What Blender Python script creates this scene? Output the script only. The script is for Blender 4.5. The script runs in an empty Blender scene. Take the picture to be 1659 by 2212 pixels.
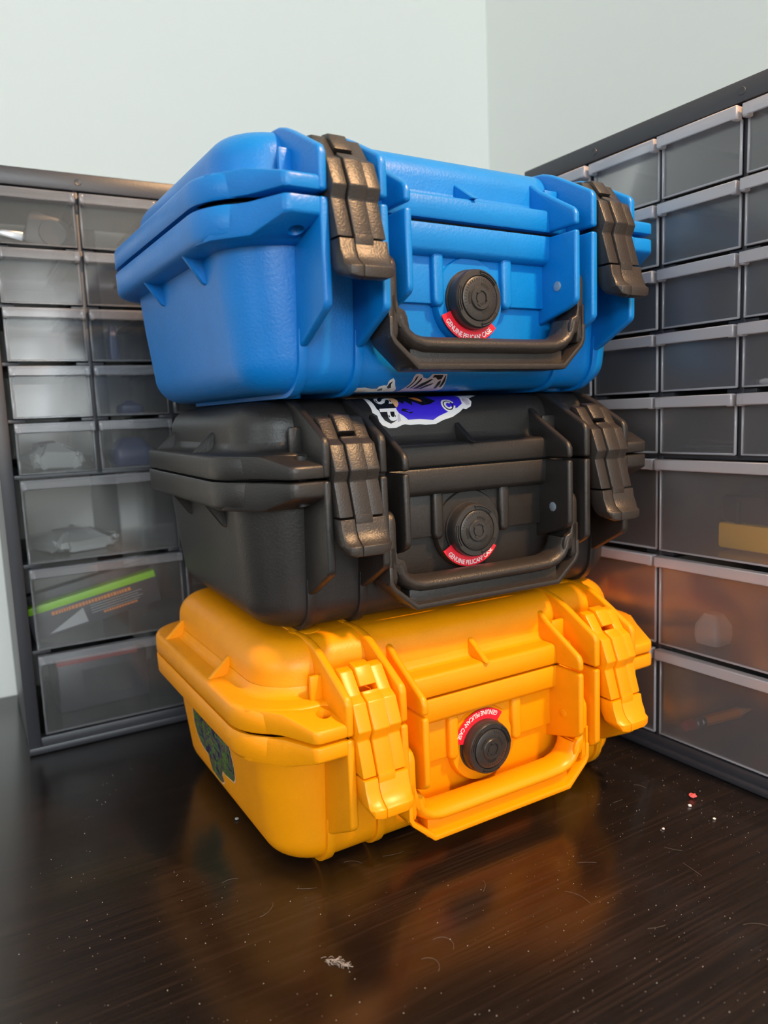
import bpy, bmesh, math, random
from mathutils import Vector, Matrix
R = math.radians
random.seed(7)
sc = bpy.context.scene
col = sc.collection
MM = 0.001
ZT = 750.0                                   # height of the desk top, mm

# ---------------------------------------------------------------- camera
cam = bpy.data.cameras.new('camera'); camo = bpy.data.objects.new('camera', cam); col.objects.link(camo)
cam.sensor_fit = 'HORIZONTAL'; cam.sensor_width = 36.0
cam.lens = 1612.4 / 1659 * 36
camo.matrix_world = (Matrix.Translation((0, 0, (ZT + 228.3) * MM))
                     @ Matrix.Rotation(R(90 - 7.48), 4, 'X') @ Matrix.Rotation(R(-2.34), 4, 'Z'))
cam.clip_start = 0.01
cam.dof.use_dof = True; cam.dof.focus_distance = 0.385; cam.dof.aperture_fstop = 11.0
sc.camera = camo

# ---------------------------------------------------------------- view, world
sc.view_settings.view_transform = 'Standard'; sc.view_settings.look = 'None'
sc.view_settings.gamma = 1.0; sc.view_settings.exposure = 0.0
sc.cycles.transparent_max_bounces = 40
sc.cycles.max_bounces = 10
sc.cycles.sample_clamp_indirect = 4.0
w = bpy.data.worlds.new('World'); sc.world = w; w.use_nodes = True
w.node_tree.nodes['Background'].inputs[0].default_value = (0.62, 0.78, 1.0, 1)
w.node_tree.nodes['Background'].inputs[1].default_value = 1.0

# room frame: origin = the corner seen in the photo, U along the left wall, N out into the room
YAW = R(29.16)
U = Vector((math.cos(YAW), math.sin(YAW), 0)); N = Vector((math.sin(YAW), -math.cos(YAW), 0))
K = Vector((134.0, 882.0, 0))
RM = Matrix(((U.x, N.x, 0, K.x), (U.y, N.y, 0, K.y), (0, 0, 1, 0), (0, 0, 0, 1)))   # room mm -> world mm (mirrored)
def room(a, b, z): return (K + U * a + N * b + Vector((0, 0, z))) * MM
RW, RD, RH = 3600.0, 3800.0, 2500.0

def area(name, loc, target, sx, sy, power, colr):
    l = bpy.data.lights.new(name, 'AREA'); l.shape = 'RECTANGLE'; l.size = sx; l.size_y = sy
    l.energy = power; l.color = colr
    o = bpy.data.objects.new(name, l); col.objects.link(o); o.location = loc
    o.rotation_euler = (Vector(target) - Vector(loc)).to_track_quat('-Z', 'Y').to_euler(); return o
# daylight entering by the windows of the far wall and the left wall
area('daylight_far', room(-1500, RD - 30, 1550), room(-1500, 0, 1100), 1.5, 1.25, 106, (0.86, 0.95, 1.0))
for k_ in range(3): area('daylight_side', room(-120 - 300 * k_, RD - 30, 1330), room(-120 - 300 * k_, 0, 1330), .2, .75, 3.0, (0.9, 0.96, 1.0))
area('daylight_left', room(-RW + 30, 1700, 1550), room(0, 1500, 1250), 1.3, 1.25, 36, (0.84, 0.93, 1.0))

# ---------------------------------------------------------------- materials
def mat(name, c, rough=0.5, bump=0.0, bscale=900, metal=0.0, spec=0.5, coat=0.0, mott=0.0):
    m = bpy.data.materials.new(name); m.use_nodes = True; nt = m.node_tree; b = nt.nodes['Principled BSDF']
    b.inputs['Base Color'].default_value = (*c, 1); b.inputs['Roughness'].default_value = rough
    b.inputs['Metallic'].default_value = metal; b.inputs['Specular IOR Level'].default_value = spec
    b.inputs['Coat Weight'].default_value = coat
    tc = nt.nodes.new('ShaderNodeTexCoord')
    if bump:
        n = nt.nodes.new('ShaderNodeTexNoise'); n.inputs['Scale'].default_value = bscale; n.inputs['Detail'].default_value = 3
        nt.links.new(tc.outputs['Object'], n.inputs['Vector'])
        bp = nt.nodes.new('ShaderNodeBump'); bp.inputs['Strength'].default_value = bump; bp.inputs['Distance'].default_value = 0.0004
        nt.links.new(n.outputs['Fac'], bp.inputs['Height']); nt.links.new(bp.outputs['Normal'], b.inputs['Normal'])
    if mott:
        n2 = nt.nodes.new('ShaderNodeTexNoise'); n2.inputs['Scale'].default_value = 60; n2.inputs['Detail'].default_value = 4
        nt.links.new(tc.outputs['Object'], n2.inputs['Vector'])
        mr = nt.nodes.new('ShaderNodeMapRange'); mr.inputs['From Min'].default_value = .3; mr.inputs['From Max'].default_value = .7
        mr.inputs['To Min'].default_value = 1 - mott; mr.inputs['To Max'].default_value = 1 + mott
        mx = nt.nodes.new('ShaderNodeVectorMath'); mx.operation = 'SCALE'; mx.inputs[0].default_value = c
        nt.links.new(n2.outputs['Fac'], mr.inputs['Value']); nt.links.new(mr.outputs['Result'], mx.inputs['Scale'])
        nt.links.new(mx.outputs['Vector'], b.inputs['Base Color'])
    return m
def clear_plastic(name, tint, milk, milkc=(0.75, 0.75, 0.78), rough=0.12, gl=0.06):
    m = bpy.data.materials.new(name); m.use_nodes = True; nt = m.node_tree; nt.nodes.clear()
    out = nt.nodes.new('ShaderNodeOutputMaterial')
    tr = nt.nodes.new('ShaderNodeBsdfTransparent'); tr.inputs[0].default_value = (*tint, 1)
    df = nt.nodes.new('ShaderNodeBsdfDiffuse'); df.inputs[0].default_value = (*milkc, 1)
    tl = nt.nodes.new('ShaderNodeBsdfTranslucent'); tl.inputs[0].default_value = (*milkc, 1)
    gs = nt.nodes.new('ShaderNodeBsdfGlossy'); gs.inputs['Roughness'].default_value = rough
    fr = nt.nodes.new('ShaderNodeFresnel'); fr.inputs['IOR'].default_value = 1.5
    m1 = nt.nodes.new('ShaderNodeMixShader'); m1.inputs[0].default_value = 0.5
    m2 = nt.nodes.new('ShaderNodeMixShader'); m2.inputs[0].default_value = milk
    m3 = nt.nodes.new('ShaderNodeMixShader')
    nz = nt.nodes.new('ShaderNodeTexNoise'); nz.inputs['Scale'].default_value = 14; nz.inputs['Detail'].default_value = 1
    tc = nt.nodes.new('ShaderNodeTexCoord'); bp = nt.nodes.new('ShaderNodeBump'); bp.inputs['Strength'].default_value = 0.25; bp.inputs['Distance'].default_value = 0.004
    L = nt.links.new
    L(tc.outputs['Object'], nz.inputs['Vector']); L(nz.outputs['Fac'], bp.inputs['Height']); L(bp.outputs['Normal'], gs.inputs['Normal'])
    L(df.outputs[0], m1.inputs[1]); L(tl.outputs[0], m1.inputs[2])
    L(tr.outputs[0], m2.inputs[1]); L(m1.outputs[0], m2.inputs[2])
    L(fr.outputs[0], m3.inputs[0]); L(m2.outputs[0], m3.inputs[1]); L(gs.outputs[0], m3.inputs[2]); L(m3.outputs[0], out.inputs[0])
    return m
M = {}
M['wall'] = mat('wall_paint', (0.80, 0.80, 0.76), 0.7, 0.15, 250)
M['ceiling'] = mat('ceiling_paint', (0.8, 0.8, 0.78), 0.8)
M['floor'] = mat('floor_boards', (0.28, 0.2, 0.13), 0.5, mott=.2)
M['trim'] = mat('white_trim', (0.75, 0.75, 0.73), 0.4)
M['blue'] = mat('blue_plastic', (0.0, 0.17, 0.54), 0.38, 0.35, 700, spec=0.42, mott=.04)
M['yellow'] = mat('yellow_plastic', (0.86, 0.295, 0.0), 0.40, 0.2, 700, spec=0.36, mott=.03)
M['yellow_smooth'] = mat('yellow_smooth_plastic', (0.92, 0.30, 0.0), 0.34, 0.08, 700, spec=0.4)
M['black'] = mat('black_plastic', (0.017, 0.0145, 0.0135), 0.42, 0.35, 800, mott=.1)
M['black_satin'] = mat('black_satin_plastic', (0.026, 0.021, 0.0185), 0.38, 0.45, 1100)
M['knob'] = mat('black_knob_plastic', (0.028, 0.025, 0.024), 0.35, 0.25, 1100)
M['dark'] = mat('painted_slot_shade', (0.006, 0.006, 0.006), 0.8)
M['gasket'] = mat('black_gasket', (0.008, 0.008, 0.01), 0.7)
M['pin'] = mat('steel_pin', (0.35, 0.42, 0.5), 0.4, metal=0.6)
M['frame'] = mat('charcoal_frame_plastic', (0.036, 0.036, 0.043), 0.38, 0.2, 600)
M['red'] = mat('red_label', (0.86, 0.015, 0.035), 0.35)
M['white'] = mat('white_print', (0.86, 0.82, 0.82), 0.4)
M['lilac'] = mat('lilac_print', (0.60, 0.52, 0.60), 0.4)
M['purple'] = mat('violet_print', (0.045, 0.02, 0.62), 0.35)
M['ink'] = mat('black_print', (0.008, 0.008, 0.012), 0.35)
M['orange_print'] = mat('orange_print', (0.75, 0.22, 0.04), 0.4)
M['skin_print'] = mat('peach_print', (0.85, 0.45, 0.22), 0.4)
M['green'] = mat('lime_band_print', (0.28, 0.62, 0.02), 0.4)
M['grey_print'] = mat('grey_print', (0.35, 0.35, 0.37), 0.5)
M['drawer'] = clear_plastic('clear_drawer_plastic', (0.99, 0.99, 0.99), 0.05, (0.92, 0.92, 0.92))
M['drawer_milky'] = clear_plastic('milky_drawer_plastic', (0.99, 0.985, 0.99), 0.11, (0.99, 0.95, 0.975), .2)
M['pull_milky'] = clear_plastic('milky_drawer_edge', (0.97, 0.97, 0.98), 0.6, (0.97, 0.93, 0.97))
M['pull'] = clear_plastic('frosted_drawer_edge', (0.97, 0.97, 0.98), 0.16, (0.85, 0.85, 0.9))

# dark stained wood of the desk
m = bpy.data.materials.new('black_brown_wood'); m.use_nodes = True; nt = m.node_tree; b = nt.nodes['Principled BSDF']; L = nt.links.new
tc = nt.nodes.new('ShaderNodeTexCoord'); mp = nt.nodes.new('ShaderNodeMapping'); mp.inputs['Rotation'].default_value = (0, 0, -R(28)); mp.inputs['Scale'].default_value = (6, 330, 6)
L(tc.outputs['Object'], mp.inputs[0])
wv = nt.nodes.new('ShaderNodeTexNoise'); wv.inputs['Scale'].default_value = 2.6; wv.inputs['Detail'].default_value = 5; wv.inputs['Distortion'].default_value = .5; L(mp.outputs[0], wv.inputs['Vector'])
big = nt.nodes.new('ShaderNodeTexNoise'); big.inputs['Scale'].default_value = 7; big.inputs['Detail'].default_value = 2; L(tc.outputs['Object'], big.inputs['Vector'])
rp = nt.nodes.new('ShaderNodeValToRGB'); e = rp.color_ramp.elements; e[0].position = .50; e[0].color = (0.0085, 0.0062, 0.0052, 1); e[1].position = .68; e[1].color = (0.020, 0.0135, 0.011, 1)
mu = nt.nodes.new('ShaderNodeMath'); mu.operation = 'MULTIPLY_ADD'; mu.inputs[1].default_value = .28; L(big.outputs['Fac'], mu.inputs[0]); 
mu2 = nt.nodes.new('ShaderNodeMath'); mu2.operation = 'MULTIPLY'; mu2.inputs[1].default_value = .78; L(wv.outputs['Fac'], mu2.inputs[0]); L(mu2.outputs[0], mu.inputs[2])
L(mu.outputs[0], rp.inputs[0]); L(rp.outputs[0], b.inputs['Base Color'])
bp = nt.nodes.new('ShaderNodeBump'); bp.inputs['Strength'].default_value = .05; bp.inputs['Distance'].default_value = .0002; L(wv.outputs['Fac'], bp.inputs['Height']); L(bp.outputs[0], b.inputs['Normal'])
b.inputs['Roughness'].default_value = .21; b.inputs['Specular IOR Level'].default_value = .62
M['wood'] = m
# iridescent glitter sticker
m = bpy.data.materials.new('rainbow_glitter'); m.use_nodes = True; nt = m.node_tree; b = nt.nodes['Principled BSDF']; L = nt.links.new
tc = nt.nodes.new('ShaderNodeTexCoord'); vo = nt.nodes.new('ShaderNodeTexVoronoi'); vo.inputs['Scale'].default_value = 420; L(tc.outputs['Object'], vo.inputs['Vector'])
nz = nt.nodes.new('ShaderNodeTexNoise'); nz.inputs['Scale'].default_value = 170; nz.inputs['Detail'].default_value = 6; L(tc.outputs['Object'], nz.inputs['Vector'])
rp = nt.nodes.new('ShaderNodeValToRGB'); cr = rp.color_ramp; cr.elements[0].position = .3; cr.elements[0].color = (0.01, 0.012, 0.03, 1); cr.elements[1].position = .72; cr.elements[1].color = (0.01, 0.04, 0.03, 1)
for p_, c_ in ((.42, (.06, .02, .16, 1)), (.45, (.10, .22, .015, 1)), (.50, (.25, .4, .04, 1)), (.54, (.03, .03, .2, 1)), (.58, (.3, .04, .05, 1)), (.63, (.06, .4, .04, 1))):
    q = cr.elements.new(p_); q.color = c_
L(nz.outputs['Fac'], rp.inputs[0]); L(rp.outputs[0], b.inputs['Base Color'])
b.inputs['Roughness'].default_value = .3; b.inputs['Metallic'].default_value = .5
nm = nt.nodes.new('ShaderNodeBump'); nm.inputs['Strength'].default_value = .9; nm.inputs['Distance'].default_value = .001; L(vo.outputs['Color'], nm.inputs['Height']); L(nm.outputs[0], b.inputs['Normal'])
M['glitter'] = m

# ---------------------------------------------------------------- mesh helpers (all coordinates in mm)
def bevel_sharp(bm, off, seg=2, ang=25):
    if off <= 0: return
    bm.normal_update()
    ed = [e for e in bm.edges if len(e.link_faces) == 2 and e.calc_face_angle(0) > R(ang)]
    if ed: bmesh.ops.bevel(bm, geom=ed, offset=off, segments=seg, profile=.5, affect='EDGES', clamp_overlap=True)
class MB:
    def __init__(s): s.bm = bmesh.new(); s.mi = 0
    def add(s, b, mx=None):
        if mx is not None: bmesh.ops.transform(b, matrix=mx, verts=b.verts)
        bmesh.ops.recalc_face_normals(b, faces=b.faces)
        vm = {}
        for v in b.verts: vm[v] = s.bm.verts.new(v.co)
        for f in b.faces:
            try: g = s.bm.faces.new([vm[v] for v in f.verts]); g.material_index = s.mi; g.smooth = True
            except ValueError: pass
        b.free(); return s
    def prism(s, poly, axis, a, b_, bev=0.0, seg=2, mx=None, shift=None):
        bm = bmesh.new()
        def P(u, v, t):
            return {'x': (t, u, v), 'y': (u, t, v), 'z': (u, v, t)}[axis]
        A = [bm.verts.new(P(u, v, a)) for u, v in poly]; B = [bm.verts.new(P(u, v, b_)) for u, v in poly]
        n = len(poly)
        bm.faces.new(A); bm.faces.new(B[::-1])
        for i in range(n): bm.faces.new((A[i], A[(i + 1) % n], B[(i + 1) % n], B[i]))
        bmesh.ops.recalc_face_normals(bm, faces=bm.faces)
        bevel_sharp(bm, bev, seg); return s.add(bm, mx)
    def box(s, x0, x1, y0, y1, z0, z1, bev=0.0, seg=2, mx=None):
        return s.prism([(x0, y0), (x1, y0), (x1, y1), (x0, y1)], 'z', z0, z1, bev, seg, mx)
    def loft(s, rings, cap0=True, cap1=True, closed=True, mx=None):
        bm = bmesh.new(); RR = [[bm.verts.new(p) for p in r] for r in rings]; n = len(rings[0])
        for a, b_ in zip(RR[:-1], RR[1:]):
            for i in range(n if closed else n - 1): bm.faces.new((a[i], a[(i + 1) % n], b_[(i + 1) % n], b_[i]))
        if cap0: bm.faces.new(RR[0][::-1])
        if cap1: bm.faces.new(RR[-1])
        return s.add(bm, mx)
    def lathe(s, prof, cx, cz, n=56, axis='y'):
        """profile of (radius, y) turned about the y axis through (cx, cz); axis='z' gives (radius, z)"""
        bm = bmesh.new(); rg = []
        for r_, t in prof:
            if axis == 'y': rg.append([bm.verts.new((cx + r_ * math.cos(2 * math.pi * i / n), t, cz + r_ * math.sin(2 * math.pi * i / n))) for i in range(n)])
            else: rg.append([bm.verts.new((cx + r_ * math.cos(2 * math.pi * i / n), cz + r_ * math.sin(2 * math.pi * i / n), t)) for i in range(n)])
        for a, b_ in zip(rg[:-1], rg[1:]):
            for i in range(n): bm.faces.new((a[i], a[(i + 1) % n], b_[(i + 1) % n], b_[i]))
        bm.faces.new(rg[0]); bm.faces.new(rg[-1]); return s.add(bm)
    def sector(s, cx, cz, r0, r1, a0, a1, y0, y1, n=20, bev=0.0):
        o = [(cx + r1 * math.cos(R(a0 + (a1 - a0) * i / n)), cz + r1 * math.sin(R(a0 + (a1 - a0) * i / n))) for i in range(n + 1)]
        q = [(cx + r0 * math.cos(R(a0 + (a1 - a0) * i / n)), cz + r0 * math.sin(R(a0 + (a1 - a0) * i / n))) for i in range(n + 1)]
        bm = bmesh.new()
        V = lambda p, y: bm.verts.new((p[0], y, p[1]))
        of, ob, qf, qb = [V(p, y0) for p in o], [V(p, y1) for p in o], [V(p, y0) for p in q], [V(p, y1) for p in q]
        for i in range(n):
            bm.faces.new((of[i], of[i+1], qf[i+1], qf[i])); bm.faces.new((ob[i+1], ob[i], qb[i], qb[i+1]))
            bm.faces.new((of[i+1], of[i], ob[i], ob[i+1])); bm.faces.new((qf[i], qf[i+1], qb[i+1], qb[i]))
        bm.faces.new((of[0], qf[0], qb[0], ob[0])); bm.faces.new((of[n], ob[n], qb[n], qf[n]))
        return s.add(bm)
    def tube(s, path, ra, rb, n=16, up=Vector((0, 1, 0))):
        """elliptic tube; ra across 'up', rb along it"""
        rings = []
        P = [Vector(p) for p in path]
        for i, p in enumerate(P):
            t = (P[min(i + 1, len(P) - 1)] - P[max(i - 1, 0)]).normalized(); sd = t.cross(up).normalized(); u2 = sd.cross(t)
            rings.append([p + sd * ra * math.cos(2 * math.pi * k / n) + u2 * rb * math.sin(2 * math.pi * k / n) for k in range(n)])
        return s.loft(rings)
    def build(s, name, mats, parent=None, mx=None, auto=38):
        me = bpy.data.meshes.new(name)
        bmesh.ops.transform(s.bm, matrix=Matrix.Scale(MM, 4), verts=s.bm.verts)
        s.bm.to_mesh(me); s.bm.free()
        for k in (mats if isinstance(mats, (list, tuple)) else [mats]): me.materials.append(M[k])
        try: me.set_sharp_from_angle(angle=R(auto))
        except Exception: pass
        o = bpy.data.objects.new(name, me); col.objects.link(o)
        if parent: o.parent = parent
        if mx is not None: o.matrix_local = mx
        return o
def tag(o, label=None, cat=None, group=None, kind=None):
    if label: o['label'] = label
    if cat: o['category'] = cat
    if group: o['group'] = group
    if kind: o['kind'] = kind
    return o
def empty(name, x, y, z, rz=0.0):
    o = bpy.data.objects.new(name, None); col.objects.link(o); o.location = (x * MM, y * MM, (z + ZT) * MM); o.rotation_euler = (0, 0, R(rz))
    o.empty_display_size = .02; return o
def rrect(x0, x1, y0, y1, r, z, n=8):
    pts = []
    for cx, cy, a in ((x1 - r, y1 - r, 0), (x0 + r, y1 - r, 90), (x0 + r, y0 + r, 180), (x1 - r, y0 + r, 270)):
        for i in range(n + 1): pts.append((cx + r * math.cos(R(a + 90 * i / n)), cy + r * math.sin(R(a + 90 * i / n)), z))
    return pts
def text_tris(s, size, off=.012):
    """flat 2-D triangles of a word in the built-in font, centred at x, baseline 0, height 'size' in mm"""
    c = bpy.data.curves.new('t', 'FONT'); c.body = s; c.size = 1; c.align_x = 'CENTER'; c.offset = off; c.resolution_u = 3
    o = bpy.data.objects.new('t', c); col.objects.link(o); bpy.context.view_layer.update()
    me = bpy.data.meshes.new_from_object(o.evaluated_get(bpy.context.evaluated_depsgraph_get()))
    v = [(p.co.x * size * 1.4, p.co.y * size * 1.4) for p in me.vertices]; f = [tuple(p.vertices) for p in me.polygons]
    bpy.data.objects.remove(o); bpy.data.curves.remove(c); bpy.data.meshes.remove(me); return v, f
def decal(B, poly, mapping, lift, step=2.0):
    """polygon in (u, s) laid on a curved surface by mapping(u, s, lift)"""
    bm = bmesh.new(); vs = [bm.verts.new((u, s_, 0)) for u, s_ in poly]; f = bm.faces.new(vs)
    bmesh.ops.triangulate(bm, faces=[f])
    s0, s1 = min(p[1] for p in poly), max(p[1] for p in poly); t = s0 + step
    while t < s1:
        bmesh.ops.bisect_plane(bm, geom=bm.verts[:] + bm.edges[:] + bm.faces[:], plane_co=(0, t, 0), plane_no=(0, 1, 0)); t += step
    for v in bm.verts: v.co = mapping(v.co.x, v.co.y, lift)
    B.add(bm)

# ---------------------------------------------------------------- the room
def slab(name, a0, a1, b0, b1, z0, z1, mt, holes=None):
    B = MB(); bm = bmesh.new()
    P = [Vector(room(a, b_, z)) / MM for a in (a0, a1) for b_ in (b0, b1) for z in (z0, z1)]
    v = [bm.verts.new(p) for p in P]
    for f in ((0, 1, 3, 2), (4, 6, 7, 5), (0, 4, 5, 1), (2, 3, 7, 6), (0, 2, 6, 4), (1, 5, 7, 3)): bm.faces.new([v[i] for i in f])
    B.add(bm); return tag(B.build(name, mt), kind='structure')
slab('floor', -RW, 0, 0, RD, -40, 0, 'floor')
slab('ceiling', -RW, 0, 0, RD, RH, RH + 40, 'ceiling')
slab('wall_back', -RW - 40, 40, -40, 0, 0, RH, 'wall')
slab('wall_right', 0, 40, 0, RD, 0, RH, 'wall')
slab('wall_front', -RW, 0, RD, RD + 40, 0, RH, 'wall')
slab('wall_left', -RW - 40, -RW, 0, RD, 0, RH, 'wall')
slab('baseboard_back', -RW, 0, 0, 14, 0, 90, 'trim')
slab('baseboard_right', -14, 0, 14, RD, 0, 90, 'trim')
slab('trim_1', -2350, -650, RD - 25, RD, 820, 2280, 'trim')
slab('trim_2', -RW, -RW + 25, 950, 2450, 820, 2280, 'trim')

# warm lamp in front of and above the stack, its shade aimed at the cases
lx, ly, lz = 437.0, 53.0, 900.0
lamp = empty('pendant_lamp', lx, ly, lz)
tag(lamp, 'small black pendant lamp hanging on a cord, aimed at the stack of cases', 'lamp')
aim = (Vector((-5, 400, 120)) - Vector((lx, ly, lz))).to_track_quat('-Z', 'Y')
B = MB(); B.lathe([(20, 105), (50, 80), (62, 20), (63, 20), (52, 82), (20, 109)], 0, 0, 40, 'z')
sh = B.build('lamp_shade', 'black', lamp); sh.rotation_euler = aim.to_euler()
B = MB(); B.lathe([(2, 60), (2, RH - ZT - lz)], 0, 0, 10, 'z'); B.build('cord', 'black', lamp)
ll = bpy.data.lights.new('warm_bulb', 'SPOT'); ll.energy = 54; ll.color = (1.0, 0.58, 0.28); ll.shadow_soft_size = 0.03
ll.spot_size = R(56); ll.spot_blend = 0.6
lo = bpy.data.objects.new('warm_bulb', ll); col.objects.link(lo); lo.location = (lx * MM, ly * MM, (lz + ZT) * MM); lo.rotation_euler = aim.to_euler()

# ---------------------------------------------------------------- desk
def rmat(): return Matrix(((U.x, -N.x, 0, K.x * MM), (U.y, -N.y, 0, K.y * MM), (0, 0, 1, 0), (0, 0, 0, 1)))
desk = bpy.data.objects.new('desk', None); col.objects.link(desk); desk.matrix_world = rmat()
tag(desk, 'black-brown stained wooden desk standing in the corner of the room', 'desk')
B = MB(); B.box(-1500, -2, -640, -2, ZT - 34, ZT, 1.5); B.build('desktop', 'wood', desk)
for x in (-1470, -60):
    for y in (-610, -60):
        B = MB(); B.box(x, x + 45, y, y + 45, 0, ZT - 34, 2); B.build('leg', 'wood', desk)

# ---------------------------------------------------------------- the hard cases
ZP = 81.1
def crown_profile():
    pr = [(-86.8, 92.0), (-86.0, 104.0)]
    for i in range(1, 11):
        a = R(180 - 90 * i / 10); pr.append((-72.0 + 14 * math.cos(a), 104 + 14 * math.sin(a)))
    return pr + [(60.0, 118.0)]
def belly_profile():
    pr = [(-93.0, 66.0), (-91.8, 45.0), (-90.0, 18.0)]
    for i in range(1, 11):
        a = R(180 + 90 * i / 10); pr.append((-74.0 + 16 * math.cos(a), 18 + 16 * math.sin(a)))
    return pr + [(60.0, 2.0)]
def along(prof):
    def f(x, s, lift):
        for (y0, z0), (y1, z1) in zip(prof[:-1], prof[1:]):
            l = math.hypot(y1 - y0, z1 - z0)
            if s <= l or (y1, z1) == prof[-1]:
                t = s / l; ny, nz = -(z1 - z0) / l, (y1 - y0) / l
                if prof[0][1] < 80: ny, nz = (z1 - z0) / l, -(y1 - y0) / l
                if prof[0][1] > 80: pass
                return Vector((x, y0 + (y1 - y0) * t + ny * lift, z0 + (z1 - z0) * t + nz * lift))
            s -= l
    return f
def flip(P): return [(-x, y) for x, y in P]
def lug(B, sx, lid, top, bot):
    """the padlock lug with its through hole; faces top(y) and bot(y)"""
    out = [(-134, -72), (-131, -84), (-119, -99.5), (-111, -117), (-108.5, -118.3), (-92, -118.3), (-92, -80), (-110, -70)]
    hole = [(-101 + 3.6 * math.cos(R(30 * i)), -106.5 + 3.6 * math.sin(R(30 * i))) for i in range(12)]
    bm = bmesh.new()
    for zf in (top, bot):
        lo_ = [bm.verts.new((sx * x, y, zf(y))) for x, y in out]; li = [bm.verts.new((sx * x, y, zf(y))) for x, y in hole]
        es = [bm.edges.new((l[i], l[(i + 1) % len(l)])) for l in (lo_, li) for i in range(len(l))]
        bmesh.ops.triangle_fill(bm, edges=es, use_beauty=True)
        if zf is top: T = (lo_, li)
    for a, b_ in zip(T, (lo_, li)):
        for i in range(len(a)): bm.faces.new((a[i], a[(i + 1) % len(a)], b_[(i + 1) % len(a)], b_[i]))
    bmesh.ops.recalc_face_normals(bm, faces=bm.faces); bm.normal_update()
    ed = [e for e in bm.edges if len(e.link_faces) == 2 and e.calc_face_angle(0) > R(24) and all(min((v.co.x - sx * h[0]) ** 2 + (v.co.y - h[1]) ** 2 for h in hole) > 1 for v in e.verts)]
    bmesh.ops.bevel(bm, geom=ed, offset=1.3, segments=2, profile=.5, affect='EDGES', clamp_overlap=True)
    B.add(bm)
def tapered_plate(B, poly, x0, x1, bev=1.5): B.prism(poly, 'x', x0, x1, bev, 3)

RIB_A, RIB_B, RIB_C = 93.4, 64.4, 52.0
def base_mesh():
    B = MB(); rings = []
    for i in range(9):
        a = R(90 * i / 8); ins = 16 * (1 - math.sin(a)); z = 2 + 16 * (1 - math.cos(a))
        rings.append(rrect(-118.5 + ins, 118.5 - ins, -90 + ins, 88 - ins, max(27 - ins * .75, 6), z))
    rings.append(rrect(-121.5, 121.5, -91.8, 90, 27.5, 45)); rings.append(rrect(-123.5, 123.5, -93, 91.5, 28, 69))
    B.loft(rings)
    # flange round the rim
    fl = []
    for ins, z in ((9, 65.5), (3.5, 66.2), (1.2, 67.2), (0, 69.2), (-.3, 79.4), (.4, ZP - .7), (5, ZP - .7)):
        fl.append(rrect(-135 + ins, 135 - ins, -100 + ins, 98 - ins, 31 - ins, z, 10))
    B.loft(fl)
    for sx in (-1, 1):
        lug(B, sx, False, lambda y: ZP - .7, lambda y: 66.5 if y > -100 else 66.5 + (-100 - y) / 18 * 6.5)
        # latch ribs, running on as strips down the front and under the belly
        for x, t in ((RIB_A, 4.2), (RIB_B, 4.2)):
            poly = [(-88, ZP - .7), (-119, ZP - .7), (-119, 37.6), (-117.5, 35.4), (-96, 23.5), (-86, 20)]
            tapered_plate(B, poly, sx * x - t / 2, sx * x + t / 2, 1.7)
            st = [(-91.5, 30), (-93.3, 30), (-92.2, 18.5)] + [(-73 + 19.2 * math.cos(R(180 + 90 * i / 8)), 19.2 + 19.2 * math.sin(R(180 + 90 * i / 8))) for i in range(9)] + [(60, 0), (60, 3), (-73, 3)] + [(-73 + 14 * math.cos(R(270 - 90 * i / 6)), 18 + 14 * math.sin(R(270 - 90 * i / 6))) for i in range(7)]
            B.prism(st, 'x', sx * x - 2.3, sx * x + 2.3, 1.2, 2)
        # handle ribs
        poly = [(-88, ZP - .7), (-119, ZP - .7), (-119, 46), (-117.5, 43.5), (-112, 41.2), (-90, 35.0)]
        tapered_plate(B, poly, sx * RIB_C - 1.9, sx * RIB_C + 1.9, 1.7)
        for y in (-50, 20):   # side gussets under the flange
            B.prism([(sx * 133.5, 68), (sx * 121.5, 68), (sx * 121.5, 54), (sx * 124, 55)], 'y', y - 1.4, y + 1.4, .5, 1)
    # raised panel, two round ribs, valve boss
    B.box(-51, 51, -94.6, -88, 43.6, 70, .8)
    for x in (-20.8, 23.0):
        pl = [(x - 3.4, 70), (x - 3.4, 45.5)] + [(x + 3.4 * math.cos(R(180 + 180 * i / 8)), 45.5 + 3.4 * math.sin(R(180 + 180 * i / 8))) for i in range(1, 8)] + [(x + 3.4, 45.5), (x + 3.4, 70)]
        B.prism(pl, 'y', -90, -97.8, 2.0, 3)
    B.lathe([(21.5, -88), (21.5, -94.4), (20.6, -95.6), (5, -95.6)], -.5, 46.0)
    for x in (-88, 88):      # small feet
        for y in (-60, 60): B.lathe([(7, 5), (6.6, .6), (6, 0)], x, y, 24, 'z')
    for x in (-70, 70): B.box(x - 16, x + 16, 90, 104, 58, 79, 2)   # hinge knuckles at the back
    return B
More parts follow.
